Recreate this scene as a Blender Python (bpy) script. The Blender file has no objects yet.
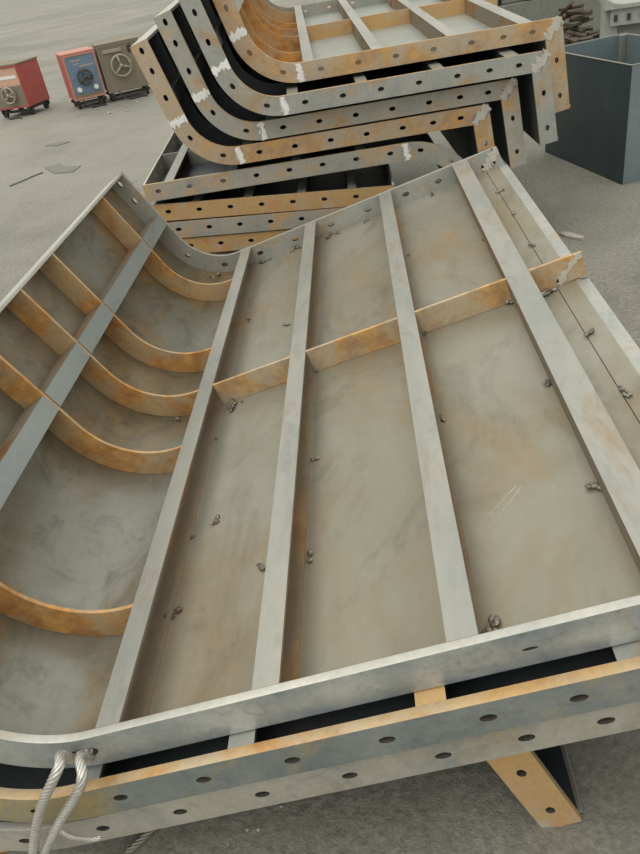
import bpy, bmesh, math, random
from mathutils import Vector, Matrix
from math import sin, cos, pi, radians
random.seed(7)
S = bpy.context.scene
COL = S.collection
FZ = 0.725                      # floor lies this far below the level of the tilted top panel's origin
BETA = radians(14.0)            # the front stack leans on its curved corner, right side raised
H = 0.088                       # depth of rings and ribs

# ------------------------------------------------------------------ materials
def nodes_of(name):
    m = bpy.data.materials.new(name); m.use_nodes = True
    nt = m.node_tree; nt.nodes.clear()
    return m, nt, nt.nodes, nt.links

def ramp(N, L, src, p0, p1, c0=(0, 0, 0, 1), c1=(1, 1, 1, 1)):
    r = N.new('ShaderNodeValToRGB'); e = r.color_ramp.elements
    e[0].position = p0; e[1].position = p1; e[0].color = c0; e[1].color = c1
    L.new(src, r.inputs[0]); return r.outputs[0]

def noise(N, L, vec, scale, detail=5, rough=.6, dist=0.0):
    n = N.new('ShaderNodeTexNoise'); n.inputs['Scale'].default_value = scale
    n.inputs['Detail'].default_value = detail; n.inputs['Roughness'].default_value = rough
    n.inputs['Distortion'].default_value = dist
    L.new(vec, n.inputs['Vector']); return n.outputs[0]

def mixc(N, L, fac, a, b):
    m = N.new('ShaderNodeMix'); m.data_type = 'RGBA'
    if isinstance(fac, float): m.inputs[0].default_value = fac
    else: L.new(fac, m.inputs[0])
    for v, i in ((a, 6), (b, 7)):
        if isinstance(v, tuple): m.inputs[i].default_value = (*v[:3], 1)
        else: L.new(v, m.inputs[i])
    return m.outputs[2]

def steel(name, a, b, rust, rust2, lo=.5, hi=.62, s1=3., s2=5., rough=.48, metal=.3, bump=.15, stretch=(1, 1, 1), off=0.0, speck=.12, stain=.0):
    """weathered steel: two greys, patches of rust in two tones, fine speckle"""
    m, nt, N, L = nodes_of(name)
    out = N.new('ShaderNodeOutputMaterial'); p = N.new('ShaderNodeBsdfPrincipled')
    L.new(p.outputs[0], out.inputs[0])
    tc = N.new('ShaderNodeTexCoord'); oi = N.new('ShaderNodeObjectInfo')
    sc = N.new('ShaderNodeVectorMath'); sc.operation = 'SCALE'; L.new(oi.outputs['Location'], sc.inputs[0]); sc.inputs['Scale'].default_value = 3.71
    ad = N.new('ShaderNodeVectorMath'); L.new(tc.outputs['Object'], ad.inputs[0]); L.new(sc.outputs[0], ad.inputs[1])
    mp = N.new('ShaderNodeMapping'); L.new(ad.outputs[0], mp.inputs[0]); mp.inputs['Scale'].default_value = stretch
    mp.inputs['Location'].default_value = (off, off * 1.7, off * .6)
    v = mp.outputs[0]
    g = ramp(N, L, noise(N, L, v, s1, 6, .62, .3), .33, .68)
    c = mixc(N, L, g, a, b)
    rm = ramp(N, L, noise(N, L, v, s2, 7, .62, .6), lo, hi)
    rc = mixc(N, L, ramp(N, L, noise(N, L, v, s2 * 3.1, 4), .35, .65), rust, rust2)
    c = mixc(N, L, rm, c, rc)
    if stain:                            # dark mill-scale blotches and small spots
        st = ramp(N, L, noise(N, L, v, s1 * 2.3, 8, .72, 1.5), .52, .70, (1, 1, 1, 1), (1 - stain, 1 - stain, 1 - stain * .95, 1))
        ms = N.new('ShaderNodeMix'); ms.data_type = 'RGBA'; ms.blend_type = 'MULTIPLY'; ms.inputs[0].default_value = .6
        L.new(c, ms.inputs[6]); L.new(st, ms.inputs[7]); c = ms.outputs[2]
    fine = noise(N, L, v, 70, 3, .7)
    k = 1 - speck; sp = ramp(N, L, fine, .25, .75, (k, k, k, 1), (1 + speck * .7, 1 + speck * .7, 1 + speck * .7, 1))
    mu = N.new('ShaderNodeMix'); mu.data_type = 'RGBA'; mu.blend_type = 'MULTIPLY'; mu.inputs[0].default_value = 1
    L.new(c, mu.inputs[6]); L.new(sp, mu.inputs[7])
    L.new(mu.outputs[2], p.inputs['Base Color'])
    p.inputs['Metallic'].default_value = metal
    rr = N.new('ShaderNodeMapRange'); L.new(rm, rr.inputs[0]); rr.inputs[3].default_value = rough; rr.inputs[4].default_value = min(rough + .22, .95)
    L.new(rr.outputs[0], p.inputs['Roughness'])
    bp = N.new('ShaderNodeBump'); bp.inputs['Strength'].default_value = bump; bp.inputs['Distance'].default_value = .004
    L.new(noise(N, L, v, 26, 5, .65), bp.inputs['Height']); L.new(bp.outputs[0], p.inputs['Normal'])
    return m

def plain(name, c, rough=.6, metal=0., var=.12, scale=9.):
    return steel(name, c, tuple(x * (1 - var) for x in c), tuple(x * (1 + var) for x in c), tuple(x * (1 - 1.6 * var) for x in c),
                 s1=scale, s2=scale * 1.4, rough=rough, metal=metal, bump=.08)

GOLD = (.62, .37, .13); ORNG = (.45, .21, .07); BRWN = (.22, .115, .055); TAN = (.42, .31, .19)
M = {}
M['skin'] = steel('steel_sheet_tan', (.255, .245, .185), (.35, .345, .29), (.31, .23, .13), (.24, .205, .145), .46, .66, 1.5, 2.4, .36, .42, .03, (1, .55, 1), speck=.05, stain=.5)
M['skin_scale_shade'] = steel('rolled_sheet_scale_shade', (.15, .142, .095), (.255, .265, .235), (.28, .185, .09), (.13, .105, .06), .46, .64, 2.6, 2.8, .34, .45, .05, (1, .7, .7), speck=.07, stain=.7)  # mill scale and stains, darkened further for the dimmer light inside the curve
M['skin_dark'] = steel('steel_sheet_grey_shade', (.06, .075, .085), (.115, .13, .135), (.09, .07, .045), (.13, .09, .05), .55, .7, 1.8, 3., .4, .4, .06)  # grey steel painted darker for the shade in gaps between stacked panels
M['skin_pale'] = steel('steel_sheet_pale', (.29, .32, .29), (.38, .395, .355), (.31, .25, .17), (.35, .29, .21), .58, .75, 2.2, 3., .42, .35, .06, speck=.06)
M['bar'] = steel('bar_steel_pale_grey', (.29, .31, .295), (.41, .40, .35), (.30, .22, .14), (.34, .28, .20), .58, .74, 4.5, 7., .40, .40, .05, (1, .35, 1), speck=.05, stain=.35)
M['bar_blue'] = steel('bar_steel_blue_grey', (.27, .325, .33), (.34, .375, .36), (.32, .28, .21), (.28, .255, .2), .62, .78, 3., 5., .38, .42, .05, (1, .4, 1), speck=.05, stain=.25)
M['flange'] = steel('lower_flange_brown', (.27, .21, .14), (.30, .26, .19), (.44, .28, .12), (.26, .15, .075), .52, .64, 4., 5., .5, .28, .12, (1, .4, 1))
M['bar_rust'] = steel('bar_web_brown', (.19, .15, .105), (.25, .225, .17), (.33, .17, .07), (.20, .105, .05), .48, .6, 3., 5., .6, .25, .15, (1, .4, 1))
M['plate'] = steel('ring_plate_grey', (.36, .385, .375), (.48, .475, .425), (.50, .35, .20), (.44, .36, .26), .53, .66, 6., 4.6, .42, .36, .12, stain=.3)
M['plate_cool'] = steel('ring_plate_cool', (.285, .34, .365), (.53, .555, .545), (.46, .37, .25), (.34, .31, .25), .55, .68, 6.5, 4.6, .36, .42, .1, off=3., stain=.55)
M['plate_green'] = steel('ring_plate_slate', (.215, .255, .26), (.35, .375, .365), (.48, .37, .18), (.39, .35, .23), .48, .58, 5., 2.6, .38, .42, .1, off=3.6, stain=.4)
M['plate_tan'] = steel('ring_plate_tan', (.44, .43, .37), (.52, .50, .44), (.28, .31, .31), (.42, .36, .26), .49, .62, 4., 3., .42, .36, .1, off=1., stain=.4)
M['plate_mixed'] = steel('ring_plate_mixed', (.50, .465, .39), (.39, .40, .375), (.62, .40, .18), (.54, .38, .23), .50, .66, 6., 4.4, .48, .28, .12, off=7., stain=.3)
M['plate_pink'] = steel('ring_plate_pinkish_rust', (.56, .42, .26), (.50, .43, .35), (.64, .39, .14), (.46, .30, .18), .46, .6, 5., 4.6, .5, .24, .14, off=9., stain=.3)
M['plate_gold'] = steel('ring_plate_gold', (.62, .39, .155), (.52, .36, .19), (.60, .30, .09), (.50, .44, .34), .47, .62, 5., 5., .55, .2, .14, off=5.)
M['rust_rib'] = steel('rib_orange_rust', (.55, .38, .19), (.42, .33, .235), (.66, .37, .11), (.42, .20, .07), .46, .58, 6., 6., .50, .22, .16, stain=.4)
M['rust_flat'] = steel('rib_pale_rust', (.56, .44, .28), (.46, .40, .32), (.68, .42, .16), (.42, .26, .13), .46, .58, 6., 6., .48, .22, .14, off=2., stain=.4)
M['edge_rust'] = steel('rusty_cut_edge', (.55, .37, .17), (.48, .42, .31), (.60, .33, .10), (.42, .24, .10), .48, .62, 6., 7., .55, .2, .15, off=4.)

M['weld'] = steel('weld_spatter', (.14, .125, .105), (.34, .32, .28), (.08, .05, .035), (.28, .22, .15), .48, .6, 40., 50., .35, .7, .6)
M['white'] = steel('ground_joint_white', (.85, .85, .83), (.92, .92, .91), (.62, .57, .5), (.8, .78, .75), .66, .8, 20., 25., .5, .0, .25)
M['joint'] = steel('ground_joint_grey', (.58, .56, .50), (.66, .65, .60), (.42, .38, .32), (.6, .55, .46), .55, .7, 20., 25., .45, .35, .2)
M['edge'] = steel('top_lit_edge', (.42, .425, .39), (.56, .555, .50), (.46, .38, .27), (.5, .44, .35), .55, .72, 4., 5., .42, .32, .06)  # pale tone carries the light from above on edges and flanges
M['rope'] = steel('galvanised_wire', (.54, .53, .50), (.68, .67, .63), (.36, .31, .24), (.46, .42, .36), .60, .72, 18., 22., .32, .6, .05)
M['rope_dull'] = steel('dull_wire', (.28, .26, .22), (.36, .34, .3), (.2, .16, .12), (.3, .25, .2), .5, .7, 18., 22., .45, .6, .05)
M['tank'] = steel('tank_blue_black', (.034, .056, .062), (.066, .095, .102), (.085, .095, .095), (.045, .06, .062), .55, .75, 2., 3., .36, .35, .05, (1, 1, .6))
M['tank_sheen'] = steel('tank_sky_sheen', (.19, .245, .27), (.27, .325, .345), (.24, .28, .29), (.17, .21, .22), .55, .75, 2., 3., .32, .4, .05, (1, 1, .6))  # lit copy of the tank steel, sky reflection painted into the colour
M['red'] = plain('red_paint', (.42, .085, .075), .45, 0, .18)
M['pink'] = plain('faded_red_paint', (.55, .25, .2), .5, 0, .15)
M['bore'] = plain('bolt_hole_shade', (.07, .062, .05), .8, .1, .3)  # unlit hole walls, their shade painted into the colour
M['label'] = plain('pale_orange_panel', (.62, .40, .28), .5, 0, .15)
M['blue'] = plain('blue_panel_paint', (.16, .25, .36), .45, 0, .22)
M['olive'] = plain('dusty_olive_paint', (.235, .205, .15), .6, 0, .16)
M['olive_lt'] = plain('dusty_olive_wheel', (.36, .325, .25), .55, 0, .15)
M['dark'] = plain('dark_grimy_metal', (.055, .052, .045), .6, .2, .3)
M['black'] = plain('black_rubber', (.03, .03, .03), .7, 0, .2)
M['ceramic'] = plain('white_ceramic', (.8, .8, .78), .3, 0, .04)
M['machine'] = plain('machine_grey_green', (.225, .235, .205), .5, .1, .16, 5.)
M['machine_lt'] = plain('machine_pale_grey', (.36, .385, .36), .45, .1, .12, 5.)
M['machine_dk'] = plain('machine_slate', (.13, .135, .14), .5, .1, .2, 5.)
M['scrap'] = steel('scrap_brown', (.06, .052, .042), (.12, .11, .095), (.2, .13, .08), (.1, .06, .04), .5, .6, 6., 9., .6, .4, .3)
M['timber'] = plain('old_timber', (.20, .14, .085), .8, 0, .25, 6.)
M['chip'] = plain('pale_offcut', (.46, .43, .36), .6, .1, .12)
M['litter'] = plain('dark_flat_scrap', (.205, .20, .18), .7, .1, .2)
M['chalk'] = plain('chalk_white', (.43, .41, .345), .9, 0, .2, 40.)

def floor_mat():
    m, nt, N, L = nodes_of('workshop_floor')
    out = N.new('ShaderNodeOutputMaterial'); p = N.new('ShaderNodeBsdfPrincipled'); L.new(p.outputs[0], out.inputs[0])
    tc = N.new('ShaderNodeTexCoord'); v = tc.outputs['Object']
    big = ramp(N, L, noise(N, L, v, .33, 4, .6, .5), .36, .66)
    c = mixc(N, L, big, (.195, .19, .163), (.315, .308, .268))
    mid = ramp(N, L, noise(N, L, v, 2.3, 7, .65, .4), .38, .70)
    c = mixc(N, L, mid, c, (.30, .292, .255))
    dk = ramp(N, L, noise(N, L, v, .95, 6, .68, 1.2), .60, .74)
    c = mixc(N, L, dk, c, (.155, .152, .135))
    fa = ramp(N, L, noise(N, L, v, .12, 5, .6, 1.0), .5, .62)
    c = mixc(N, L, fa, c, (.20, .20, .165))
    grit = ramp(N, L, noise(N, L, v, 45, 6, .75), .28, .74, (.5, .5, .48, 1), (1.28, 1.28, 1.26, 1))
    mu = N.new('ShaderNodeMix'); mu.data_type = 'RGBA'; mu.blend_type = 'MULTIPLY'; mu.inputs[0].default_value = 1
    L.new(c, mu.inputs[6]); L.new(grit, mu.inputs[7]); L.new(mu.outputs[2], p.inputs['Base Color'])
    p.inputs['Roughness'].default_value = .62
    bp = N.new('ShaderNodeBump'); bp.inputs['Strength'].default_value = .8; bp.inputs['Distance'].default_value = .016
    L.new(noise(N, L, v, 30, 8, .7), bp.inputs['Height']); L.new(bp.outputs[0], p.inputs['Normal'])
    return m
M['floor'] = floor_mat()

# ------------------------------------------------------------------ helpers
def link(name, me, mat, parent=None, loc=(0, 0, 0), bevel=0.0, smooth=False):
    o = bpy.data.objects.new(name, me); COL.objects.link(o)
    me.name = name
    for mm in (mat if isinstance(mat, (list, tuple)) else [mat] if mat else []): me.materials.append(mm)
    if parent: o.parent = parent
    o.location = loc
    if smooth:
        for p in me.polygons: p.use_smooth = True
    if bevel:
        b = o.modifiers.new('bevel', 'BEVEL'); b.width = bevel; b.segments = 2; b.limit_method = 'ANGLE'; b.angle_limit = radians(40)
    return o

def from_bm(bm):
    bmesh.ops.recalc_face_normals(bm, faces=bm.faces)
    me = bpy.data.meshes.new('m'); bm.to_mesh(me); bm.free(); return me

def tag(o, label=None, cat=None, group=None, kind=None):
    if label: o['label'] = label
    if cat: o['category'] = cat
    if group: o['group'] = group
    if kind: o['kind'] = kind
    return o

def empty(name, loc=(0, 0, 0), rz=0.0):
    o = bpy.data.objects.new(name, None); COL.objects.link(o); o.location = loc; o.rotation_euler = (0, 0, rz)
    o.empty_display_size = .2
    return o

def plate_mesh(outer, holes, v0, t):
    """flat plate cut in the (u, n) plane with real holes, lying at v0..v0+t"""
    cu = bpy.data.curves.new('c', 'CURVE'); cu.dimensions = '2D'; cu.fill_mode = 'BOTH'; cu.extrude = t / 2
    for loop in [outer] + list(holes):
        sp = cu.splines.new('POLY'); sp.points.add(len(loop) - 1); sp.use_cyclic_u = True
        for q, (a, b) in zip(sp.points, loop): q.co = (a, b, 0, 1)
    o = bpy.data.objects.new('c', cu); COL.objects.link(o)
    dg = bpy.context.evaluated_depsgraph_get()
    me = bpy.data.meshes.new_from_object(o.evaluated_get(dg))
    bpy.data.objects.remove(o); bpy.data.curves.remove(cu)
    me.materials.clear()
    for vt in me.vertices:
        x, y, z = vt.co; vt.co = (x, v0 + t / 2 - z, y)
    bm = bmesh.new(); bm.from_mesh(me); bmesh.ops.remove_doubles(bm, verts=bm.verts, dist=1e-5)
    bmesh.ops.recalc_face_normals(bm, faces=bm.faces); bm.to_mesh(me); bm.free()
    return me

def prism_bm(bm, poly, v0, v1):
    """poly in (u, n) extruded from v0 to v1"""
    a = [bm.verts.new((p[0], v0, p[1])) for p in poly]; b = [bm.verts.new((p[0], v1, p[1])) for p in poly]
    n = len(poly)
    for i in range(n): bm.faces.new((a[i], a[(i + 1) % n], b[(i + 1) % n], b[i]))
    bm.faces.new(a); bm.faces.new(b)

def strip_bm(bm, inner, outer, v0, v1):
    """band between two open paths, extruded along v"""
    n = len(inner)
    A = [[bm.verts.new((p[0], v, p[1])) for p in path] for v in (v0, v1) for path in (inner, outer)]
    i0, o0, i1, o1 = A
    for k in range(n - 1):
        bm.faces.new((i0[k], i0[k + 1], i1[k + 1], i1[k])); bm.faces.new((o0[k], o0[k + 1], o1[k + 1], o1[k]))
        bm.faces.new((i0[k], i0[k + 1], o0[k + 1], o0[k])); bm.faces.new((i1[k], i1[k + 1], o1[k + 1], o1[k]))
    bm.faces.new((i0[0], i1[0], o1[0], o0[0])); bm.faces.new((i0[-1], i1[-1], o1[-1], o0[-1]))

def box_bm(bm, x0, x1, y0, y1, z0, z1, mtx=None):
    vs = [bm.verts.new((x, y, z)) for x in (x0, x1) for y in (y0, y1) for z in (z0, z1)]
    if mtx:
        for q in vs: q.co = mtx @ q.co
    for f in ((0, 1, 3, 2), (4, 6, 7, 5), (0, 4, 5, 1), (2, 3, 7, 6), (0, 2, 6, 4), (1, 5, 7, 3)): bm.faces.new([vs[i] for i in f])

def box_obj(name, dims, mat, parent=None, bevel=.004, label=None):
    bm = bmesh.new(); box_bm(bm, *dims); o = link(name, from_bm(bm), mat, parent, bevel=bevel)
    if label: o['label'] = label
    return o

def tube_bm(bm, pts, r, seg=8, closed=False):
    pts = [Vector(p) for p in pts]; n = len(pts); rings = []
    up = None
    for i, p in enumerate(pts):
        if closed: d = (pts[(i + 1) % n] - pts[i - 1])
        else: d = pts[min(i + 1, n - 1)] - pts[max(i - 1, 0)]
        d.normalize()
        if up is None: up = d.orthogonal().normalized()
        up = (up - d * up.dot(d)).normalized(); w = d.cross(up)
        rr = r[i] if isinstance(r, (list, tuple)) else r
        rings.append([bm.verts.new(p + (up * cos(2 * pi * k / seg) + w * sin(2 * pi * k / seg)) * rr) for k in range(seg)])
    for i in range(n if closed else n - 1):
        a, b = rings[i], rings[(i + 1) % n]
        for k in range(seg): bm.faces.new((a[k], a[(k + 1) % seg], b[(k + 1) % seg], b[k]))
    if not closed: bm.faces.new(rings[0]); bm.faces.new(rings[-1])

def slot(c, d, a=.016, b=.010, seg=12):
    """oval bolt hole round c, long side along d, in the plane of the plate"""
    d = Vector(d).normalized(); w = Vector((-d.y, d.x))
    return [tuple(Vector(c) + d * (a * cos(2 * pi * k / seg)) + w * (b * sin(2 * pi * k / seg))) for k in range(seg)]

def ring_materials(me, holes, face, edge):
    """top-lit pale or rusty cut edges and shade-dark bores on a flame-cut plate"""
    for mm in (face, edge, M['bore']): me.materials.append(mm)
    cs = [(sum(p[0] for p in h) / len(h), sum(p[1] for p in h) / len(h)) for h in holes]
    for p in me.polygons:
        if abs(p.normal.y) > .5: p.material_index = 0
        else:
            c = p.center
            p.material_index = 2 if any((c.x - a) ** 2 + (c.z - b) ** 2 < .037 ** 2 for a, b in cs) and any(abs((c.x - a)) < .036 and abs(c.z - b) < .036 for a, b in cs) else 1
    return me

# ------------------------------------------------------------------ the bent section shared by the panels
AR = Vector((-.248, .969)).normalized(); AN = Vector((AR.y, -AR.x))       # arm direction, and towards the hollow side
RC = .235; FJ = -.93; ARM_TURN = radians(75.64)
J0 = Vector((-1.1143, 0))
ARM_END = .56; LEG_A = radians(8); BEND = .270

def arm_pt(s, depth=0.0): return J0 + AR * s - AN * depth
def curve_pt(th, depth=0.0): return Vector((FJ, RC)) + Vector((-sin(th), -cos(th))) * (RC + depth)
def flat_pt(u, depth=0.0): return Vector((u, -depth))
LD = Vector((sin(LEG_A), -cos(LEG_A))); LN = Vector((cos(LEG_A), sin(LEG_A)))
def leg_pt(l, out): return Vector((BEND, -H)) + LD * l + LN * out
LEG_CORNER = BEND + H * cos(LEG_A) + (sin(LEG_A) - 1) * H / cos(LEG_A) * sin(LEG_A)

def ring_path(depth, arm=True, leg=0.0, u_end=None, arm_end=ARM_END, arm_start=.184, nseg=18):
    """points from the arm's tip round the curve to the flat (and down the leg)"""
    P = []
    if arm:
        P.append(arm_pt(arm_end, depth))
        for k in range(nseg, -1, -1): P.append(curve_pt(ARM_TURN * k / nseg, depth))
    return P

def hole_list(n_flat, arm=True, leg=0.0, off=0.0):
    hs = []
    for u in n_flat: hs.append(slot(flat_pt(u + off, H * .5), (1, 0)))
    if arm:
        for th in (18, 56): hs.append(slot(curve_pt(radians(th), H * .5), (cos(radians(th)), -sin(radians(th)))))
        for s in (.30, .43, .525): hs.append(slot(arm_pt(s, H * .5), AR))
    if leg:
        for l in (leg * .3, leg * .78): hs.append(slot(leg_pt(l, H * .5), LD, .014, .010))
    return hs
FLAT_HOLES = (.205, .065, -.09, -.275, -.46, -.645, -.83)

def blob_mesh(r, seed, flat=.55):
    """a run of weld spatter: a few overlapping lumps"""
    rnd = random.Random(seed); bm = bmesh.new()
    for k in range(6):
        rr = r * rnd.uniform(.28, .62); c = Vector((rnd.uniform(-.7, .7) * r, rnd.uniform(-1.0, 1.0) * r, rnd.uniform(-.05, .25) * r))
        for q in bmesh.ops.create_icosphere(bm, subdivisions=2, radius=rr)['verts']:
            q.co = q.co * rnd.uniform(.8, 1.2); q.co.z *= flat; q.co += c
    return from_bm(bm)

def patch_mesh(a, b, wid, v, seed, n=14):
    """a rough ground joint: irregular thin patch from a to b across the ring, standing proud of the face at v"""
    rnd = random.Random(seed); a = Vector(a); b = Vector(b); d = b - a; w = Vector((-d.y, d.x)).normalized()
    L_ = []; R_ = []
    for k in range(n):
        t = k / (n - 1); c = a + d * t
        ww = wid * rnd.uniform(.4, 1.3); c = c + w * wid * rnd.uniform(-.17, .17)
        L_.append(c + w * ww * .5 + w * wid * rnd.uniform(-.1, .1)); R_.append(c - w * ww * .5)
    bm = bmesh.new(); prism_bm(bm, L_ + R_[::-1], v - .0025, v + .001)
    bmesh.ops.triangulate(bm, faces=bm.faces)
    return from_bm(bm)

def channel_bm(bm, frame, v0, v1, w, h, t=.007):
    """rolled channel, web on the left, open to the right; frame(a, b) maps across / down"""
    poly = [(0, 0), (w, 0), (w, t), (t, t), (t, h - t), (w, h - t), (w, h), (0, h)]
    prism_bm(bm, [frame(a, b) for a, b in poly], v0, v1)

def channel_obj(name, root, frame, v0, v1, w, h, mtop, mweb, t=.007, mfl=None):
    bm = bmesh.new(); channel_bm(bm, frame, v0, v1, w, h, t)
    bmesh.ops.recalc_face_normals(bm, faces=bm.faces)
    up = Vector(frame(0, 0)) - Vector(frame(0, 1)); up.normalize()
    me = from_bm(bm); o = link(name, me, [mtop, mweb, mfl or mweb], root)
    c0 = Vector(frame(w / 2, 0))
    for p in me.polygons:
        c = Vector((p.center[0], p.center[2]))
        dd = abs((c - c0).dot(up)); p.material_index = 0 if dd < .001 else 2 if dd > h * .85 else 1
    return o

def offset_root(name, world, rot, base):
    """root Empty set at `base` (a point of the section in u, n), children keep section coordinates"""
    o = bpy.data.objects.new(name, None); COL.objects.link(o); o.empty_display_size = .3
    Mx = Matrix.Translation(world) @ rot.to_4x4()
    o.matrix_world = Mx @ Matrix.Translation((base[0], 0, base[1]))
    return o

def tilt_rot(yaw, pitch, tilt):
    return Matrix.Rotation(yaw, 3, 'Z') @ Matrix.Rotation(pitch, 3, 'X') @ Matrix.Rotation(-tilt, 3, 'Y')

def bent_panel(world, rot, length, label, group, mats, leg=.36, plate_t=.018, holes=True, holes_front=None, ribs=None,
               detail=False, white=True, far_white=False, plugs=False):
    """panel with up-standing arm, curved corner, ribbed flat and a leg hanging at the right"""
    base = (FJ, -H)
    root = offset_root('formwork_panel', world, rot, base); tag(root, label, 'formwork panel', group)
    def part(name, me, mat, parent=None, **k):
        o = link(name, me, mat, parent or root, **k)
        if parent is None: o.location = (-base[0], 0, -base[1])
        return o
    top = [arm_pt(ARM_END)] + [curve_pt(ARM_TURN * k / 18) for k in range(18, -1, -1)] + [Vector((LEG_CORNER, 0)), leg_pt(leg, H)]
    low = [arm_pt(ARM_END, H)] + [curve_pt(ARM_TURN * k / 18, H) for k in range(18, -1, -1)] + [flat_pt(BEND, H), leg_pt(leg, 0)]
    outer = [tuple(p) for p in top] + [tuple(p) for p in low[::-1]]
    eps = []
    for k, (v0, m) in enumerate(((0, mats['front']), (length - plate_t, mats['back']))):
        hs = hole_list(FLAT_HOLES, True, leg)
        if k == 0 and holes_front is not None: hs = holes_front
        ep = part('end_plate', ring_materials(plate_mesh(outer, hs, v0, plate_t), hs, m, mats['edge'] if k == 0 else m), None, bevel=.0015 if detail else 0)
        eps.append(ep)
    if plugs:                                # bolt holes of this edge are filled and rusty
        for h in hole_list(FLAT_HOLES, True, 0):
            bm = bmesh.new(); prism_bm(bm, [tuple(Vector(p)) for p in h], .003, .012)
            part('hole_plug', from_bm(bm), M['bar_rust'], eps[0])
    # skin: bent sheet
    t = .005
    si = [arm_pt(ARM_END - .012, H - t)] + [curve_pt(ARM_TURN * k / 24, H - t) for k in range(24, -1, -1)] + [flat_pt(BEND + t, H - t), leg_pt(leg, t)]
    so = [arm_pt(ARM_END - .012, H)] + [curve_pt(ARM_TURN * k / 24, H) for k in range(24, -1, -1)] + [flat_pt(BEND, H), leg_pt(leg, 0)]
    for nm, a_, b_, mm in (('rolled_skin_plate', si[:26], so[:26], mats['skin2']), ('skin_plate', [si[25]] + si[26:], [so[25]] + so[26:], mats['skin'])):
        bm = bmesh.new(); strip_bm(bm, a_, b_, plate_t, length - plate_t)
        sk = part(nm, from_bm(bm), mm)
        for p in sk.data.polygons: p.use_smooth = abs(p.normal.y) < .5
        sk.data.set_sharp_from_angle(angle=radians(30))
    # long bars
    hb = H - t
    bars = ((-.913, .054), (-.575, .055), (-.205, .056), (.142, .068))
    v0, v1 = plate_t, length - plate_t
    for q, (u, w) in enumerate(bars):
        channel_obj('stiffener_bar', root, lambda a, b, u=u: (u + a, -b), v0, v1, w, hb, mats.get('bar3', mats['bar']) if q == 2 else mats['bar'], mats['web'], mfl=mats.get('flange')).location = (-base[0], 0, -base[1])
    ribs = ribs or (.33, .95, 1.27, 1.57, 2.21); rt = .010
    # bar on the arm, cut where the ribs pass
    cuts = [v0] + [x for x in ribs] + [v1]
    for i in range(len(cuts) - 1):
        a_ = cuts[i] + (.0065 if i else 0); b_ = cuts[i + 1] - (.0065 if i < len(cuts) - 2 else 0)
        o = channel_obj('arm_bar_segment', root, lambda a, b: tuple(arm_pt(.32 - a, b - .002)), a_, b_, .06, hb, mats['armbar'], mats['web'])
        o.location = (-base[0], 0, -base[1])
    # curved ribs
    for i, v in enumerate(ribs):
        d0 = .001
        a = [arm_pt(ARM_END - .012, d0)] + [curve_pt(ARM_TURN * k / 18, d0) for k in range(18, -1, -1)] + [flat_pt(-.914, d0)]
        b = [arm_pt(ARM_END - .012, H - t)] + [curve_pt(ARM_TURN * k / 18, H - t) for k in range(18, -1, -1)] + [flat_pt(-.914, H - t)]
        bm = bmesh.new(); strip_bm(bm, a, b, v - rt / 2, v + rt / 2)
        part('curved_rib', from_bm(bm), mats['rib'], bevel=.0015 if detail else 0)
    mid = ribs[2]; ext = .024 if far_white else 0.0
    ends = [bars[0][0] + .054, bars[1][0], bars[1][0] + .055, bars[2][0], bars[2][0] + .056, bars[3][0], bars[3][0] + .068, LEG_CORNER + ext * .9]
    for k in range(4):
        a, b = ends[2 * k], ends[2 * k + 1]
        bm = bmesh.new(); prism_bm(bm, [(a, .0), (b, .0), (b, -H + t), (a, -H + t)], mid - rt / 2, mid + rt / 2)
        part_last = [part('cross_rib', from_bm(bm), mats['crib'], bevel=.0015 if detail else 0).name]
        if k == 3 and far_white:
            part('joint_patch', patch_mesh((LEG_CORNER + .012, -.003), (BEND + .012, -H + .012), .018, mid - rt / 2, 5), M['joint'], bpy.data.objects[part_last[0]])
    bm = bmesh.new(); prism_bm(bm, [tuple(p) for p in (leg_pt(0.002, t), (BEND + .004, -H + t), (LEG_CORNER, -H + .01), leg_pt(leg, H), leg_pt(leg, t))], mid - rt / 2, mid + rt / 2)
    part('leg_rib', from_bm(bm), mats['crib'])
    # flange along the arm's tip, strip along the bend, flange along the leg's foot
    bm = bmesh.new(); prism_bm(bm, [tuple(arm_pt(ARM_END, .0)), tuple(arm_pt(ARM_END, H)), tuple(arm_pt(ARM_END - .012, H)), tuple(arm_pt(ARM_END - .012, 0))], v0, v1)
    part('arm_flange', from_bm(bm), M['edge'], bevel=.002 if detail else 0)
    for a_, b_ in ((v0, mid - rt / 2), (mid + rt / 2, v1)):
        bm = bmesh.new(); prism_bm(bm, [(BEND + .007, -H + .006), (BEND + .062, -H + .006), (BEND + .062, -H - .002), (BEND + .007, -H - .002)], a_, b_)
        part('corner_strip', from_bm(bm), mats['skin'])
        bm = bmesh.new(); prism_bm(bm, [(BEND + .0625, -H + .001), (LEG_CORNER + ext, -H - .002), (LEG_CORNER + ext, -H - .010), (BEND + .0625, -H - .008)], a_, b_)
        part('edge_strip', from_bm(bm), mats['strip'])
    bm = bmesh.new(); prism_bm(bm, [tuple(leg_pt(leg - .01, t)), tuple(leg_pt(leg - .01, H)), tuple(leg_pt(leg, H)), tuple(leg_pt(leg, t))], v0, v1)
    part('leg_flange', from_bm(bm), M['skin_dark'])  # dark colour stands for the shadowed inside of the leg
    bm = bmesh.new(); prism_bm(bm, [tuple(leg_pt(leg - .012, H)), tuple(leg_pt(leg - .012, H + .009)), tuple(leg_pt(leg, H + .009)), tuple(leg_pt(leg, H))], v0, v1)
    part('leg_lip', from_bm(bm), mats['bar'])
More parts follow.
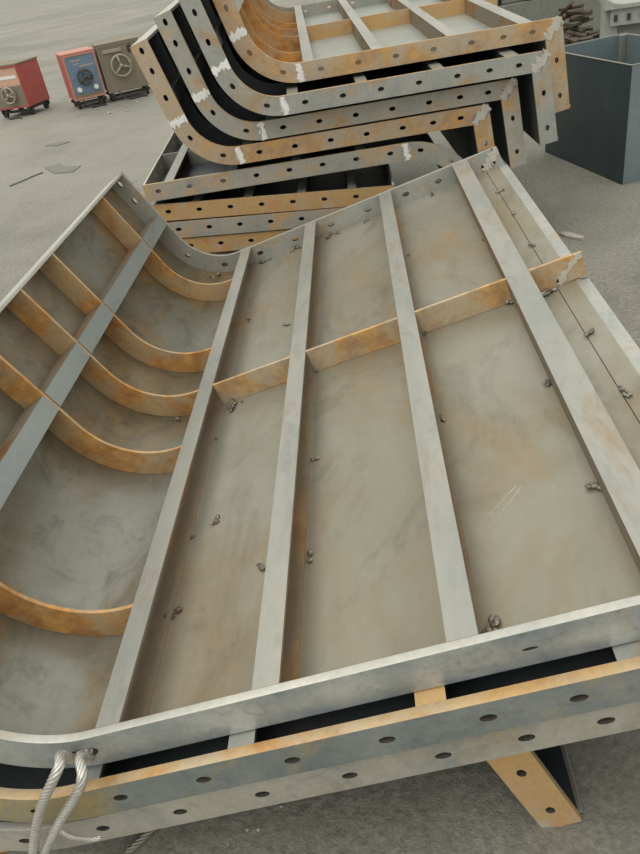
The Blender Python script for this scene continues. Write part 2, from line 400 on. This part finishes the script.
    # ground joints on the end plates
    def patches(ep, v, sgn, mcurve, mcorner, seed):
        vv = v if sgn < 0 else v + .0015
        if mcurve:
            part('joint_patch', patch_mesh(curve_pt(ARM_TURN, -.001), curve_pt(ARM_TURN, H), .040, vv, seed), mcurve, ep)
            part('joint_patch', patch_mesh((FJ - .01, -.004), (FJ + .004, -H + .002), .032, vv, seed + 1), mcurve, ep)
        part('joint_patch', patch_mesh((LEG_CORNER - .008, -.004), (BEND + .004, -H + .004), .046, vv, seed + 2), mcorner, ep)
    sd = int(abs(world[0] * 1000 + world[2] * 777))
    if white: patches(eps[0], 0, -1, M['white'] if white is True else None, M['joint'], sd)
    if far_white: patches(eps[1], length - plate_t, -1, None, M['joint'], sd + 9)
    return root, part, eps, (v0, v1, mid)

# ------------------------------------------------------------------ floor
bm = bmesh.new(); box_bm(bm, -150, 60, -12, 330, -.1, 0)
tag(link('floor', from_bm(bm), M['floor']), kind='structure')

# ------------------------------------------------------------------ front stack
def pw(u, v, n):                       # section coordinates of the top front panel -> world
    return Vector((u * cos(BETA) - n * sin(BETA), v, u * sin(BETA) + n * cos(BETA) + FZ))
GF = 'panels of the front stack'
matsA = dict(front=M['plate_cool'], back=M['plate'], skin=M['skin'], bar=M['bar'], web=M['bar_rust'], armbar=M['bar_blue'], rib=M['rust_rib'], crib=M['rust_flat'], strip=M['plate'], flange=M['flange'], skin2=M['skin_scale_shade'], edge=M['edge'])
rope_c = (-.962, -.043)
hf = [slot((rope_c[0], rope_c[1]), (1, .12),   .036, .017), slot((-.075, -.045), (1, 0), .014, .004)]
root, part, eps, (v0, v1, mid) = bent_panel(pw(0, .79, 0), tilt_rot(0, 0, BETA), 2.56,
    'rusty ribbed formwork panel topmost on the front stack, wire rope through its edge', GF, matsA, leg=.345, detail=True,
    holes_front=hf, white=False, far_white=True)
# weld spatter on the top panel
spots = [(-.824, 2.017, .022), (-.80, 2.03, .014), (-.789, 1.437, .013), (-.634, 1.216, .015), (-.854, 1.139, .015), (-.509, 1.2, .014), (.244, 2.03, .024), (.215, 2.045, .016), (.139, 1.163, .019),
         (.139, 1.581, .016), (-.833, 3.30, .02), (-.80, 3.31, .015), (-.482, 3.292, .018), (-.45, 3.30, .016), (-.671, 3.30, .016), (-.640, 3.31, .014), (-.30, 3.30, .012), (.02, 3.30, .012), (.279, 3.007, .013),
         (.28, 2.726, .014), (.276, 2.395, .013), (.285, 1.737, .016), (.281, 1.438, .015), (-.508, 1.574, .010), (-.135, .875, .020), (-.868, 1.858, .012), (-.864, 1.397, .011), (-.146, 1.573, .012), (-.208, 1.90, .012),
         (-.142, 2.055, .014), (-.655, 2.50, .012), (-.51, 2.06, .015), (-.84, 2.685, .012), (-1.03, 3.28, .018), (-1.00, 2.03, .014), (.136, 2.05, .018), (.136, 2.06, .012), (.139, 2.60, .010), (-.146, 2.72, .010)]
for i, (u, v, r) in enumerate(spots):
    o = part('weld_spatter', blob_mesh(r * .75, i), M['weld'])
    d = H - .005
    z = -d + r * .3
    if u < FJ:
        th = math.asin(min(1, (FJ - u) / RC)); q = curve_pt(th, d - r * .3); u, z = q.x, q.y
    o.location = (u - FJ, v - .79, z + H); o.rotation_euler = (0, 0, i * 1.3); o.scale = (1, 1.5, 1)
# two chalk strokes on the sheet
for (a, b) in (((-.115, 1.147 - .79), (-.016, 1.237 - .79)), ((-.101, 1.123 - .79), (-.004, 1.231 - .79))):
    d = Vector((b[0] - a[0], b[1] - a[1])).normalized(); w = Vector((-d.y, d.x)) * .0016
    bm = bmesh.new(); zz = -H + .0052
    f = bm.faces.new([bm.verts.new((p[0], p[1], zz)) for p in (Vector(a) - w * .2, Vector(b) - w, Vector(b) + w, Vector(a) + w * .2)])
    r_ = bmesh.ops.extrude_face_region(bm, geom=[f]); bmesh.ops.translate(bm, vec=(0, 0, .0004), verts=[g for g in r_['geom'] if isinstance(g, bmesh.types.BMVert)])
    part('chalk_stroke', from_bm(bm), M['chalk'])

matsB = dict(matsA, flange=M['skin_dark'], bar3=M['plate_gold'], front=M['plate_green'], back=M['plate_cool'], skin=M['skin_dark'], skin2=M['skin_dark'], bar=M['bar'], web=M['skin_dark'], rib=M['skin_dark'], crib=M['skin_dark'], strip=M['skin_dark'], edge=M['edge_rust'])  # inner parts take the shade-darkened steel
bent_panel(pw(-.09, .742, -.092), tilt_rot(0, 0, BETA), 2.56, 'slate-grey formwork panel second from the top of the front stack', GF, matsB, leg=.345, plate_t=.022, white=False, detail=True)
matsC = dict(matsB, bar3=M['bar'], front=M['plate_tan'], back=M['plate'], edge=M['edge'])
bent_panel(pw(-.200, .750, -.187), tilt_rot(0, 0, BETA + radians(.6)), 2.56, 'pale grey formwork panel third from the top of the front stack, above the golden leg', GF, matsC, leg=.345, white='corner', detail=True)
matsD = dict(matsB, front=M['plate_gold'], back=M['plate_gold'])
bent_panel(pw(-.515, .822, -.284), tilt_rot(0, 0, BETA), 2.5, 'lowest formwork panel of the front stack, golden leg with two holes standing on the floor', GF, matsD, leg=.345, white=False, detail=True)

# ------------------------------------------------------------------ back stack
GB = 'panels of the tall back stack'
QR = tilt_rot(radians(3.7), radians(1.5), radians(-.2))
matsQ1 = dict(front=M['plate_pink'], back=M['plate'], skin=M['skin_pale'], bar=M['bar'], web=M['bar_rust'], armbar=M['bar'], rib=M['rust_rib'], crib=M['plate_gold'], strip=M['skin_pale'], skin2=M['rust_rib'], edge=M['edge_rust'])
matsQ2 = dict(matsQ1, front=M['plate'], skin=M['skin_dark'], skin2=M['skin_dark'], rib=M['skin_dark'], crib=M['skin_dark'], web=M['skin_dark'], armbar=M['skin_dark'])  # insides of the arms darkened to paint the shade between panels
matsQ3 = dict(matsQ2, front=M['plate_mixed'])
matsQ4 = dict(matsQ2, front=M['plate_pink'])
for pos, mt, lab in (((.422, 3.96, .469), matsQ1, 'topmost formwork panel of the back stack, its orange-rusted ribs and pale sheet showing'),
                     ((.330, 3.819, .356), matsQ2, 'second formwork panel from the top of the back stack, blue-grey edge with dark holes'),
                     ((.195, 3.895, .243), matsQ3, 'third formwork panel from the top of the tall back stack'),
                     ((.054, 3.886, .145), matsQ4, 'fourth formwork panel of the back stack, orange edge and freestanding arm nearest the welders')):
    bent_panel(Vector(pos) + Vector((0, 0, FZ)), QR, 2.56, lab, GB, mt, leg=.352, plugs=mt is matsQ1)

# panel under the back stack: flat with a side flange at the left, curving down at the right
def convex_panel(world, rot, label):
    u0, u1, Ri = -1.475, -.08, .30; h = .09; L_ = 2.3; t = .016; turn = radians(80)
    base = (u0, -h)
    root = offset_root('curved_formwork_panel', world, rot, base); tag(root, label, 'formwork panel', GB)
    def part(name, me, mat, parent=None, **k):
        o = link(name, me, mat, parent or root, **k)
        if parent is None: o.location = (-base[0], 0, -base[1])
        return o
    def cv(th, out): return Vector((u1, -h - Ri)) + Vector((sin(th), cos(th))) * (Ri + out)
    end_d = Vector((cos(turn), -sin(turn)))
    top = [(u0, 0)] + [tuple(cv(turn * k / 16, h)) for k in range(17)] + [tuple(cv(turn, h) + end_d * .12)]
    low = [(u0, -h)] + [tuple(cv(turn * k / 16, 0)) for k in range(17)] + [tuple(cv(turn, 0) + end_d * .12)]
    hs = [slot((x, -h * .45), (1, 0)) for x in (-1.40, -1.23, -1.05, -.872, -.696, -.52, -.343, -.165)] + [slot(tuple(cv(radians(th), h * .55)), (cos(radians(th)), -sin(radians(th)))) for th in (12, 40, 66)]
    for v, m in ((0, M['plate_mixed']), (L_ - t, M['plate'])):
        ep = part('end_plate', ring_materials(plate_mesh(top + low[::-1], hs, v, t), hs, m, M['edge_rust']), None)
        if v == 0: part('joint_patch', patch_mesh((u1 - .005, -.004), (u1 + .004, -h + .004), .034, 0, 77), M['white'], ep)
    bm = bmesh.new(); strip_bm(bm, [(p[0], p[1] + .005) if i == 0 else tuple(cv(turn * (i - 1) / 16, .005)) if i < 18 else tuple(cv(turn, .005) + end_d * .12) for i, p in enumerate(low)], low, t, L_ - t)
    part('skin_plate', from_bm(bm), M['skin_dark'])
    # side flange with bolt holes, cut in the (v, n) plane
    me = plate_mesh([(t, 0), (L_ - t, 0), (L_ - t, -h + .005), (t, -h + .005)], [slot((t + .12 + .19 * k, -h * .45), (1, 0)) for k in range(11)], 0, .012)
    for q in me.vertices: q.co = (u0 + q.co.y, q.co.x, q.co.z)
    part('side_flange', me, M['edge'])
    for u in (-1.36, -1.02, -.68, -.34):
        channel_obj('stiffener_bar', root, lambda a, b, u=u: (u + a, -b), t, L_ - t, .05, h - .005, M['bar'], M['bar_rust']).location = (-base[0], 0, -base[1])
    for v in (.62, 1.2, 1.75):
        for a, b in ((u0 + .012, -1.36), (-1.31, -1.02), (-.97, -.68), (-.63, -.34)):
            bm = bmesh.new(); prism_bm(bm, [(a, -.002), (b, -.002), (b, -h + .005), (a, -h + .005)], v, v + .01)
            part('cross_rib', from_bm(bm), M['bar'])
convex_panel(Vector((.054, 3.90, .145 - .1225 + FZ)), tilt_rot(radians(3.0), radians(.8), radians(-.3)), 'grey formwork panel under the back stack, left corner open with holed side flange')

# low stack of flat panels between the two
def flat_panel(world, rot, width, label, front, skin, group):
    h = .09; L_ = 2.2; t = .016; base = (0, -h)
    root = offset_root('flat_formwork_panel', world, rot, base); tag(root, label, 'formwork panel', group)
    def part(name, me, mat, **k):
        o = link(name, me, mat, root, **k); o.location = (-base[0], 0, -base[1]); return o
    n = int(width / .172)
    hs = [slot((.075 + .1695 * k, -h * .45), (1, 0)) for k in range(n + 1) if .075 + .1695 * k < width - .04]
    for v, m in ((0, front), (L_ - t, M['plate'])):
        part('end_plate', ring_materials(plate_mesh([(0, 0), (width, 0), (width, -h), (0, -h)], hs, v, t), hs, m, M['edge_rust']), None)
    bm = bmesh.new(); box_bm(bm, 0, width, t, L_ - t, -h, -h + .005); part('skin_plate', from_bm(bm), skin)
    for u in (0, width - .012):
        me = plate_mesh([(t, 0), (L_ - t, 0), (L_ - t, -h + .005), (t, -h + .005)], [slot((t + .12 + .19 * k, -h * .45), (1, 0)) for k in range(11)], 0, .012)
        for q in me.vertices: q.co = (u + q.co.y, q.co.x, q.co.z)
        part('side_flange', me, M['plate'])
    for u in (.21, .49, .78, 1.05):
        if u < width - .1:
            o = channel_obj('stiffener_bar', root, lambda a, b, u=u: (u + a, -b), t, L_ - t, .045, h - .005, M['bar'], M['skin_dark']); o.location = (-base[0], 0, -base[1])
    for v in (.75, 1.45):
        bm = bmesh.new(); box_bm(bm, .012, .21, v, v + .01, -h + .005, -.002); part('cross_rib', from_bm(bm), M['bar'])
GM = 'flat panels of the low stack'
for k, (x, y, z, w, ti, fr, lab) in enumerate(((-1.40, 3.85, -.086, 1.30, -4.1, M['plate_gold'], 'golden-edged flat formwork panel at the top of the low stack, dark inside'),
        (-1.37, 3.85, -.190, 1.26, -3.7, M['plate_mixed'], 'grey rusty flat formwork panel between the two golden-edged ones of the low stack'),
        (-1.33, 3.86, -.292, 1.22, -3.7, M['plate_gold'], 'golden flat formwork panel lowest in view, over the curve of the front panel'))):
    flat_panel(Vector((x, y, z + FZ)), tilt_rot(radians(1.0), 0, radians(ti)), w, lab, fr, M['skin_dark'], GM)
for k, (y, lab) in enumerate(((4.25, 'front timber bearer under the low stack of flat panels'), (5.65, 'rear timber bearer under the low stack of flat panels'))):
    bm = bmesh.new(); pass
    x0, x1 = -1.30, -.16
    f = lambda x: FZ - .292 - .096 - (x + 1.33) * math.tan(radians(3.7))
    vs = [bm.verts.new(p) for p in ((x0, y, 0), (x1, y, 0), (x1, y, f(x1)), (x0, y, f(x0)), (x0, y + .15, 0), (x1, y + .15, 0), (x1, y + .15, f(x1)), (x0, y + .15, f(x0)))]
    for q in ((0, 1, 2, 3), (4, 7, 6, 5), (0, 4, 5, 1), (1, 5, 6, 2), (2, 6, 7, 3), (3, 7, 4, 0)): bm.faces.new([vs[i] for i in q])
    tag(link('timber_bearer', from_bm(bm), M['timber'], bevel=.006), lab, 'timber', 'timber bearers')

# ------------------------------------------------------------------ wire rope
def catmull(P, n=14):
    P = [Vector(p) for p in P]; Q = [P[0] * 2 - P[1]] + P + [P[-1] * 2 - P[-2]]; out = []
    for i in range(1, len(Q) - 2):
        a, b, c, d = Q[i - 1:i + 3]
        for k in range(n):
            t = k / n
            out.append(.5 * ((2 * b) + (c - a) * t + (2 * a - 5 * b + 4 * c - d) * t * t + (3 * b - a - 3 * c + d) * t ** 3))
    out.append(P[-1]); return out

def rope_mesh(path, R=.0058, r=.0043, strands=6, pitch=.075, sub=5):
    pts = catmull(path, 26); bm = bmesh.new(); fr = []; up = None; dist = 0
    for i, p in enumerate(pts):
        d = (pts[min(i + 1, len(pts) - 1)] - pts[max(i - 1, 0)]).normalized()
        if up is None: up = d.orthogonal().normalized()
        up = (up - d * up.dot(d)).normalized()
        if i: dist += (p - pts[i - 1]).length
        fr.append((p, up.copy(), d.cross(up), dist))
    for s in range(strands):
        tube_bm(bm, [p + (u * cos(2 * pi * (t / pitch + s / strands)) + w * sin(2 * pi * (t / pitch + s / strands))) * R for p, u, w, t in fr], r, 6)
    tube_bm(bm, [f[0] for f in fr], r, 6)
    return from_bm(bm)
hole = pw(rope_c[0], .79, rope_c[1])
def W(x, y, z): return Vector((x, y, z + FZ))
pathA = [W(-1.20, .60, -.712), W(-1.13, .675, -.60), W(-1.072, .70, -.469), W(-1.029, .70, -.376), W(-.982, .70, -.288), W(-.935, .70, -.215), W(-.915, .715, -.188), W(-.930, .748, -.208),
         hole + Vector((-.018, -.004, -.010)), hole + Vector((-.004, .020, -.003)), hole + Vector((.012, -.004, -.010)), W(-.898, .748, -.222), W(-.880, .714, -.212), W(-.888, .70, -.235), W(-.922, .70, -.285), W(-.978, .70, -.362), W(-1.049, .70, -.471), W(-1.15, .66, -.63), W(-1.27, .56, -.712)]
o = tag(link('wire_rope', rope_mesh(pathA), M['rope'], smooth=True), 'twisted steel wire rope looped through the edge hole of the top front panel', 'rope')
o2 = link('frayed_strand', rope_mesh([W(-.985, .70, -.375), W(-.965, .695, -.40), W(-.935, .70, -.425), W(-.915, .705, -.428)], .0026, .0018, 4, .04), M['rope'], o, smooth=True)
tag(link('wire_rope', rope_mesh([W(-1.25, .62, -.712), W(-1.10, .70, -.712), W(-.985, .80, -.712), W(-.90, .90, -.712), W(-.85, 1.02, -.712)]), M['rope_dull'], smooth=True), 'dull wire rope end lying on the floor under the front stack', 'rope')

# ------------------------------------------------------------------ open steel tank, right
def tank():
    F = Vector((1.45, 4.972, 0)); yaw = math.atan2(.269, 1.041)
    r = empty('steel_tank', F, yaw); tag(r, 'open-topped dark blue-grey sheet steel tank on the floor at the right', 'tank')
    w, d, h, t = .62, 1.075, .735, .006
    for nm, dims, m, lab in (('side_wall', (0, t, 0, d, 0, h), M['tank'], 'near-black left wall'), ('side_wall', (w - t, w, 0, d, 0, h), M['tank_sheen'], None),
                        ('end_wall', (t, w - t, 0, t, 0, h), M['tank_sheen'], 'front wall with sky sheen in its colour'), ('end_wall', (t, w - t, d - t, d, 0, h), M['tank_sheen'], None), ('bottom', (t, w - t, t, d - t, 0, t), M['tank'], None)):
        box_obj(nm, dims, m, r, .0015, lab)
    bm = bmesh.new()
    for a in ((0, 0, 0, d), (w, 0, w, d)): box_bm(bm, a[0] - .004, a[0] + .006, a[1], a[3], h, h + .005)
    for yy in (0, d): box_bm(bm, 0, w, yy - .004, yy + .006, h, h + .0049)
    tag(link('rim', from_bm(bm), M['bar'], r))
    box_obj('corner_post', (w - .05, w - t, d - .05, d - t, t, h), M['machine'], r)
tank()

# ------------------------------------------------------------------ welding machines, left
def wheel_part(r, cx_, cz, R, y, mat, sub=3, name='hand_wheel'):
    bm = bmesh.new()
    tube_bm(bm, [(cx_ + R * cos(2 * pi * k / 28), y, cz + R * sin(2 * pi * k / 28)) for k in range(28)], .016, 8, True)
    for k in range(sub):
        a = pi / 2 + 2 * pi * k / sub + .2; tube_bm(bm, [(cx_, y, cz), (cx_ + R * cos(a), y, cz + R * sin(a))], .018, 8)
    tube_bm(bm, [(cx_, y - .02, cz), (cx_, y + .06, cz)], .03, 12)
    tube_bm(bm, [(cx_ + R * .9, y, cz + .03), (cx_ + R * .9, y - .07, cz + .03)], .014, 8)
    return link(name, from_bm(bm), mat, r, smooth=True)

def welder(loc, rz, w, d, h, label, body, front, wheel, kind):
    r = empty('welding_machine', loc, rz); tag(r, label, 'welding machine', 'welding machines across the floor')
    x0, x1 = 0, w; b = .13
    box_obj('body', (x0, x1, .012, d, b, h - .012), body, r, .008)
    bm = bmesh.new(); box_bm(bm, x0 - .012, x1 + .012, -.012, d + .012, h - .014, h + .012)
    link('top_cover', from_bm(bm), M['olive'] if kind != 'blue' else M['pink'], r, bevel=.008)
    bm = bmesh.new()                                        # front frame
    for q in ((0, .028, b, h - .014), (w - .028, w, b, h - .014), (.028, w - .028, b, b + .028), (.028, w - .028, h - .042, h - .014)): box_bm(bm, q[0], q[1], -.012, .012, q[2], q[3])
    link('front_frame', from_bm(bm), M['pink'] if kind == 'blue' else body, r, bevel=.003)
    if kind == 'red':
        box_obj('front_panel', (.028, w - .028, -.004, .012, b + .028, h * .60), M['olive'], r, .003, 'dusty olive lower front')
        bm = bmesh.new(); box_bm(bm, .028, w - .028, -.004, .012, h * .60, h - .042); f = link('upper_panel', from_bm(bm), M['label'], r, bevel=.003); f['label'] = 'pale orange name panel'
        box_obj('name_strip', (.06, w - .07, -.008, -.003, h * .74, h * .80), M['ceramic'], f, .001)
        wheel_part(r, w * .52, h * .44, .115, -.05, wheel)
    elif kind == 'blue':
        fp = box_obj('front_panel', (.028, w - .028, -.004, .012, b + .08, h - .042), front, r, .003, 'blue front panel')
        box_obj('lower_panel', (.028, w - .028, -.004, .012, b + .028, b + .08), M['olive'], r, .003)
        wheel_part(r, w * .50, h * .56, .105, -.05, M['scrap'])
        for x in (w * .24, w * .76):
            bm = bmesh.new(); tube_bm(bm, [(x, -.03, b + .145), (x, 0, b + .145)], .036, 16); link('terminal', from_bm(bm), M['ceramic'], r)['label'] = 'white round terminal'
        bm = bmesh.new()
        for zz, a, c in ((h * .86, .10, .26), (h * .80, .14, .22), (h * .75, .22, .44)): box_bm(bm, a, min(c, w - .05), -.006, -.003, zz, zz + .014)
        link('scale_marks', from_bm(bm), M['label'], fp)
    else:
        box_obj('front_panel', (.028, w - .028, -.004, .012, b + .028, h - .042), front, r, .003)
        wheel_part(r, w * .46, h * .60, .15, -.05, wheel)
        box_obj('switch_plate', (w * .70, w * .80, -.02, -.003, h * .80, h * .92), M['dark'], r, .003)
        box_obj('louvre_hood', (w * .12, w * .56, -.028, -.003, h * .84, h * .90), M['olive_lt'], r, .005)
    bm = bmesh.new()                                        # undercarriage
    for x in (.03, w - .07): box_bm(bm, x, x + .04, .0, d, .085, b)
    for y in (.04, d - .08): box_bm(bm, .0, w, y, y + .04, .06, .1)
    link('undercarriage', from_bm(bm), M['dark'], r, bevel=.003)
    for x in (.05, w - .05):
        for y in (.08, d - .1):
            bm = bmesh.new(); tube_bm(bm, [(x - .02, y, .055), (x + .02, y, .055)], .055, 16); link('wheel', from_bm(bm), M['black'], r)
    bm = bmesh.new(); tube_bm(bm, catmull([(w * .25, -.02, b), (w * .3, -.10, .06), (w * .45, -.16, .015), (w * .7, -.14, .015), (w * .85, -.2, .015)], 8), .011, 6)
    link('cable', from_bm(bm), M['black'], r, smooth=True)
    return r
welder((-6.08, 12.53, 0), radians(-12), .60, .62, .76, 'red welding machine at the far left, standing apart from the other two', M['red'], M['olive'], M['olive_lt'], 'red')
welder((-4.64, 12.13, 0), radians(27), .50, .58, .78, 'welding machine with a blue front and two white terminals', M['red'], M['blue'], M['scrap'], 'blue')
welder((-4.15, 12.36, 0), radians(22), .66, .60, .81, 'dusty olive welding machine with a large pale handwheel, beside the blue one', M['olive'], M['olive'], M['olive_lt'], 'olive')

# ------------------------------------------------------------------ machines and scrap, upper right
r = empty('press_bench', (2.08, 7.55, 0), radians(-13)); tag(r, 'pale grey machine bench with a lipped top behind the steel tank', 'machine')
bm = bmesh.new()
prism_bm(bm, [(-.04, .735), (1.6, .735), (1.6, .775), (.12, .775), (.04, .79), (-.03, .835), (-.05, .828)], -.06, .75)
link('lipped_top', from_bm(bm), M['machine_lt'], r, bevel=.006)
ap = box_obj('apron', (.02, 1.6, -.03, .01, .60, .735), M['machine_lt'], r)
for x in (.05, .16, .27, .42): box_obj('apron_hole', (x, x + .03, -.045, -.028, .64, .69), M['dark'], ap, .002)  # dark raised blocks standing for square holes in the apron
box_obj('pedestal', (-.02, .09, .015, .65, 0, .735), M['machine_lt'], r); box_obj('cabinet', (.09, 1.6, .04, .65, 0, .60), M['machine'], r)
r = empty('workshop_machine', (1.62, 10.3, 0), radians(10)); tag(r, 'grey-green machine with slate side panel behind the back stack', 'machine')
box_obj('bed', (0, 2.4, 0, .8, .0, .62), M['machine'], r); box_obj('headstock', (0.05, .52, .1, .7, .62, 1.05), M['machine'], r, .02)
box_obj('gear_guard', (-.42, 0, .05, .75, 0, .95), M['machine_dk'], r, .02)
box_obj('control_box', (.34, .46, .0, .1, .66, .80), M['dark'], r); box_obj('column', (.56, .68, .1, .3, .62, 1.1), M['machine_lt'], r, .01)
box_obj('carriage', (.75, 1.4, .05, .75, .62, .80), M['machine_dk'], r, .015)
# heap of scrap between tank and machine
rnd = random.Random(11); bm = bmesh.new()
for k in range(110):
    c = Vector((rnd.gauss(0, .24), rnd.gauss(0, .16), 0)); hgt = max(.03, .62 * math.exp(-(c.x ** 2 + c.y ** 2) / .12))
    c.z = rnd.uniform(.03, hgt)
    d = Vector((rnd.uniform(-1, 1), rnd.uniform(-1, 1), rnd.uniform(-.15, .15))).normalized() * rnd.uniform(.08, .22)
    tube_bm(bm, [c - d + Vector((0, 0, .02)), c + d + Vector((0, 0, .02))], rnd.uniform(.012, .03), 6)
bmesh.ops.translate(bm, verts=bm.verts, vec=(2.12, 9.0, .02))
for q in bm.verts: q.co.z = max(q.co.z, .001)
tag(link('scrap_heap', from_bm(bm), M['scrap']), 'low heap of dark scrap offcuts between the tank and the machines', 'scrap', kind='stuff')

# ------------------------------------------------------------------ bits on the floor
def offcut(pts, t, mat, name, label, cat):
    bm = bmesh.new(); f = bm.faces.new([bm.verts.new((*p, .0005)) for p in pts])
    q = bmesh.ops.extrude_face_region(bm, geom=[f]); bmesh.ops.translate(bm, vec=(0, 0, t), verts=[g for g in q['geom'] if isinstance(g, bmesh.types.BMVert)])
    return tag(link(name, from_bm(bm), mat), label, cat)
offcut([(.862, 4.25), (.88, 4.19), (.955, 4.11), (.975, 4.14), (.91, 4.25)], .012, M['chip'], 'flat_offcut', 'small pale flat offcut on the floor right of the front panel', 'scrap')
offcut([(-3.86, 8.35), (-3.62, 7.98), (-3.38, 7.90), (-3.36, 8.14), (-3.58, 8.22), (-3.70, 8.42)], .008, M['litter'], 'sheet_scrap', 'dark ragged scrap sheet on the floor left of the stacks', 'scrap')
offcut([(-4.30, 9.62), (-4.10, 9.50), (-3.96, 9.62), (-4.16, 9.76)], .008, M['litter'], 'sheet_scrap', 'small dark scrap piece on the floor in front of the blue-fronted welder', 'scrap')
bm = bmesh.new(); tube_bm(bm, catmull([(-3.79, 8.10, .008), (-3.86, 8.0, .008), (-3.93, 7.85, .008), (-4.02, 7.70, .008)], 8), .007, 6)
tag(link('bent_wire', from_bm(bm), M['litter']), 'thin dark wire trailing from the ragged scrap sheet', 'wire')
bm = bmesh.new(); rnd = random.Random(3)
for k in range(260):
    x, y = rnd.uniform(-1.5, 1.4), rnd.uniform(.3, 3.2); s = rnd.uniform(.002, .0065)
    if k < 9: x, y = rnd.uniform(-6.5, -3.5), rnd.uniform(11, 12); s = rnd.uniform(.01, .03)
    q = bmesh.ops.create_icosphere(bm, subdivisions=1, radius=s)['verts']
    for vv in q: vv.co = Vector((vv.co.x * rnd.uniform(.8, 1.4), vv.co.y, vv.co.z * .6)) + Vector((x, y, s * .5))
tag(link('floor_grit', from_bm(bm), M['chip']), 'pale grit and crumbs scattered over the floor', 'grit', kind='stuff')

# ------------------------------------------------------------------ light
w = bpy.data.worlds.new('daylight'); S.world = w; w.use_nodes = True; nt = w.node_tree; N = nt.nodes; L = nt.links
bg = N['Background']; tc = N.new('ShaderNodeTexCoord'); sp = N.new('ShaderNodeSeparateXYZ'); L.new(tc.outputs['Generated'], sp.inputs[0])
rp = N.new('ShaderNodeValToRGB'); L.new(sp.outputs['Z'], rp.inputs[0]); e = rp.color_ramp.elements
e[0].position = 0; e[0].color = (.58, .58, .53, 1); e[1].position = .8; e[1].color = (1.12, 1.09, 1.0, 1)
L.new(rp.outputs[0], bg.inputs[0]); bg.inputs[1].default_value = 1.0
sd = bpy.data.lights.new('sun', 'SUN'); sd.energy = 1.15; sd.angle = radians(50); sd.color = (1, .97, .9)
so = bpy.data.objects.new('sun', sd); COL.objects.link(so)
so.rotation_euler = Vector((.45, .35, -1)).to_track_quat('-Z', 'Y').to_euler()

# ------------------------------------------------------------------ camera
cam = bpy.data.cameras.new('camera'); co = bpy.data.objects.new('camera', cam); COL.objects.link(co)
cam.sensor_fit = 'VERTICAL'; cam.sensor_height = 24; cam.lens = 720 / 854 * 24; cam.clip_start = .02; cam.clip_end = 600
# the photographer's view: right, down and forward directions of the frame, in world axes
RIGHT = Vector(((0.988022, 0.021712, -0.152778))); DOWN = Vector(((-0.113572, -0.567946, -0.815192))); FWD = Vector(((-0.104469, 0.822779, -0.558677)))
mw = Matrix((( RIGHT.x, -DOWN.x, -FWD.x), (RIGHT.y, -DOWN.y, -FWD.y), (RIGHT.z, -DOWN.z, -FWD.z))).to_4x4()
mw.translation = (-.2419, 0, .9703 + FZ)
co.matrix_world = mw
S.camera = co
S.view_settings.view_transform = 'Standard'; S.view_settings.look = 'None'; S.view_settings.gamma = 1; S.view_settings.exposure = 0.12
S.view_settings.use_curve_mapping = False
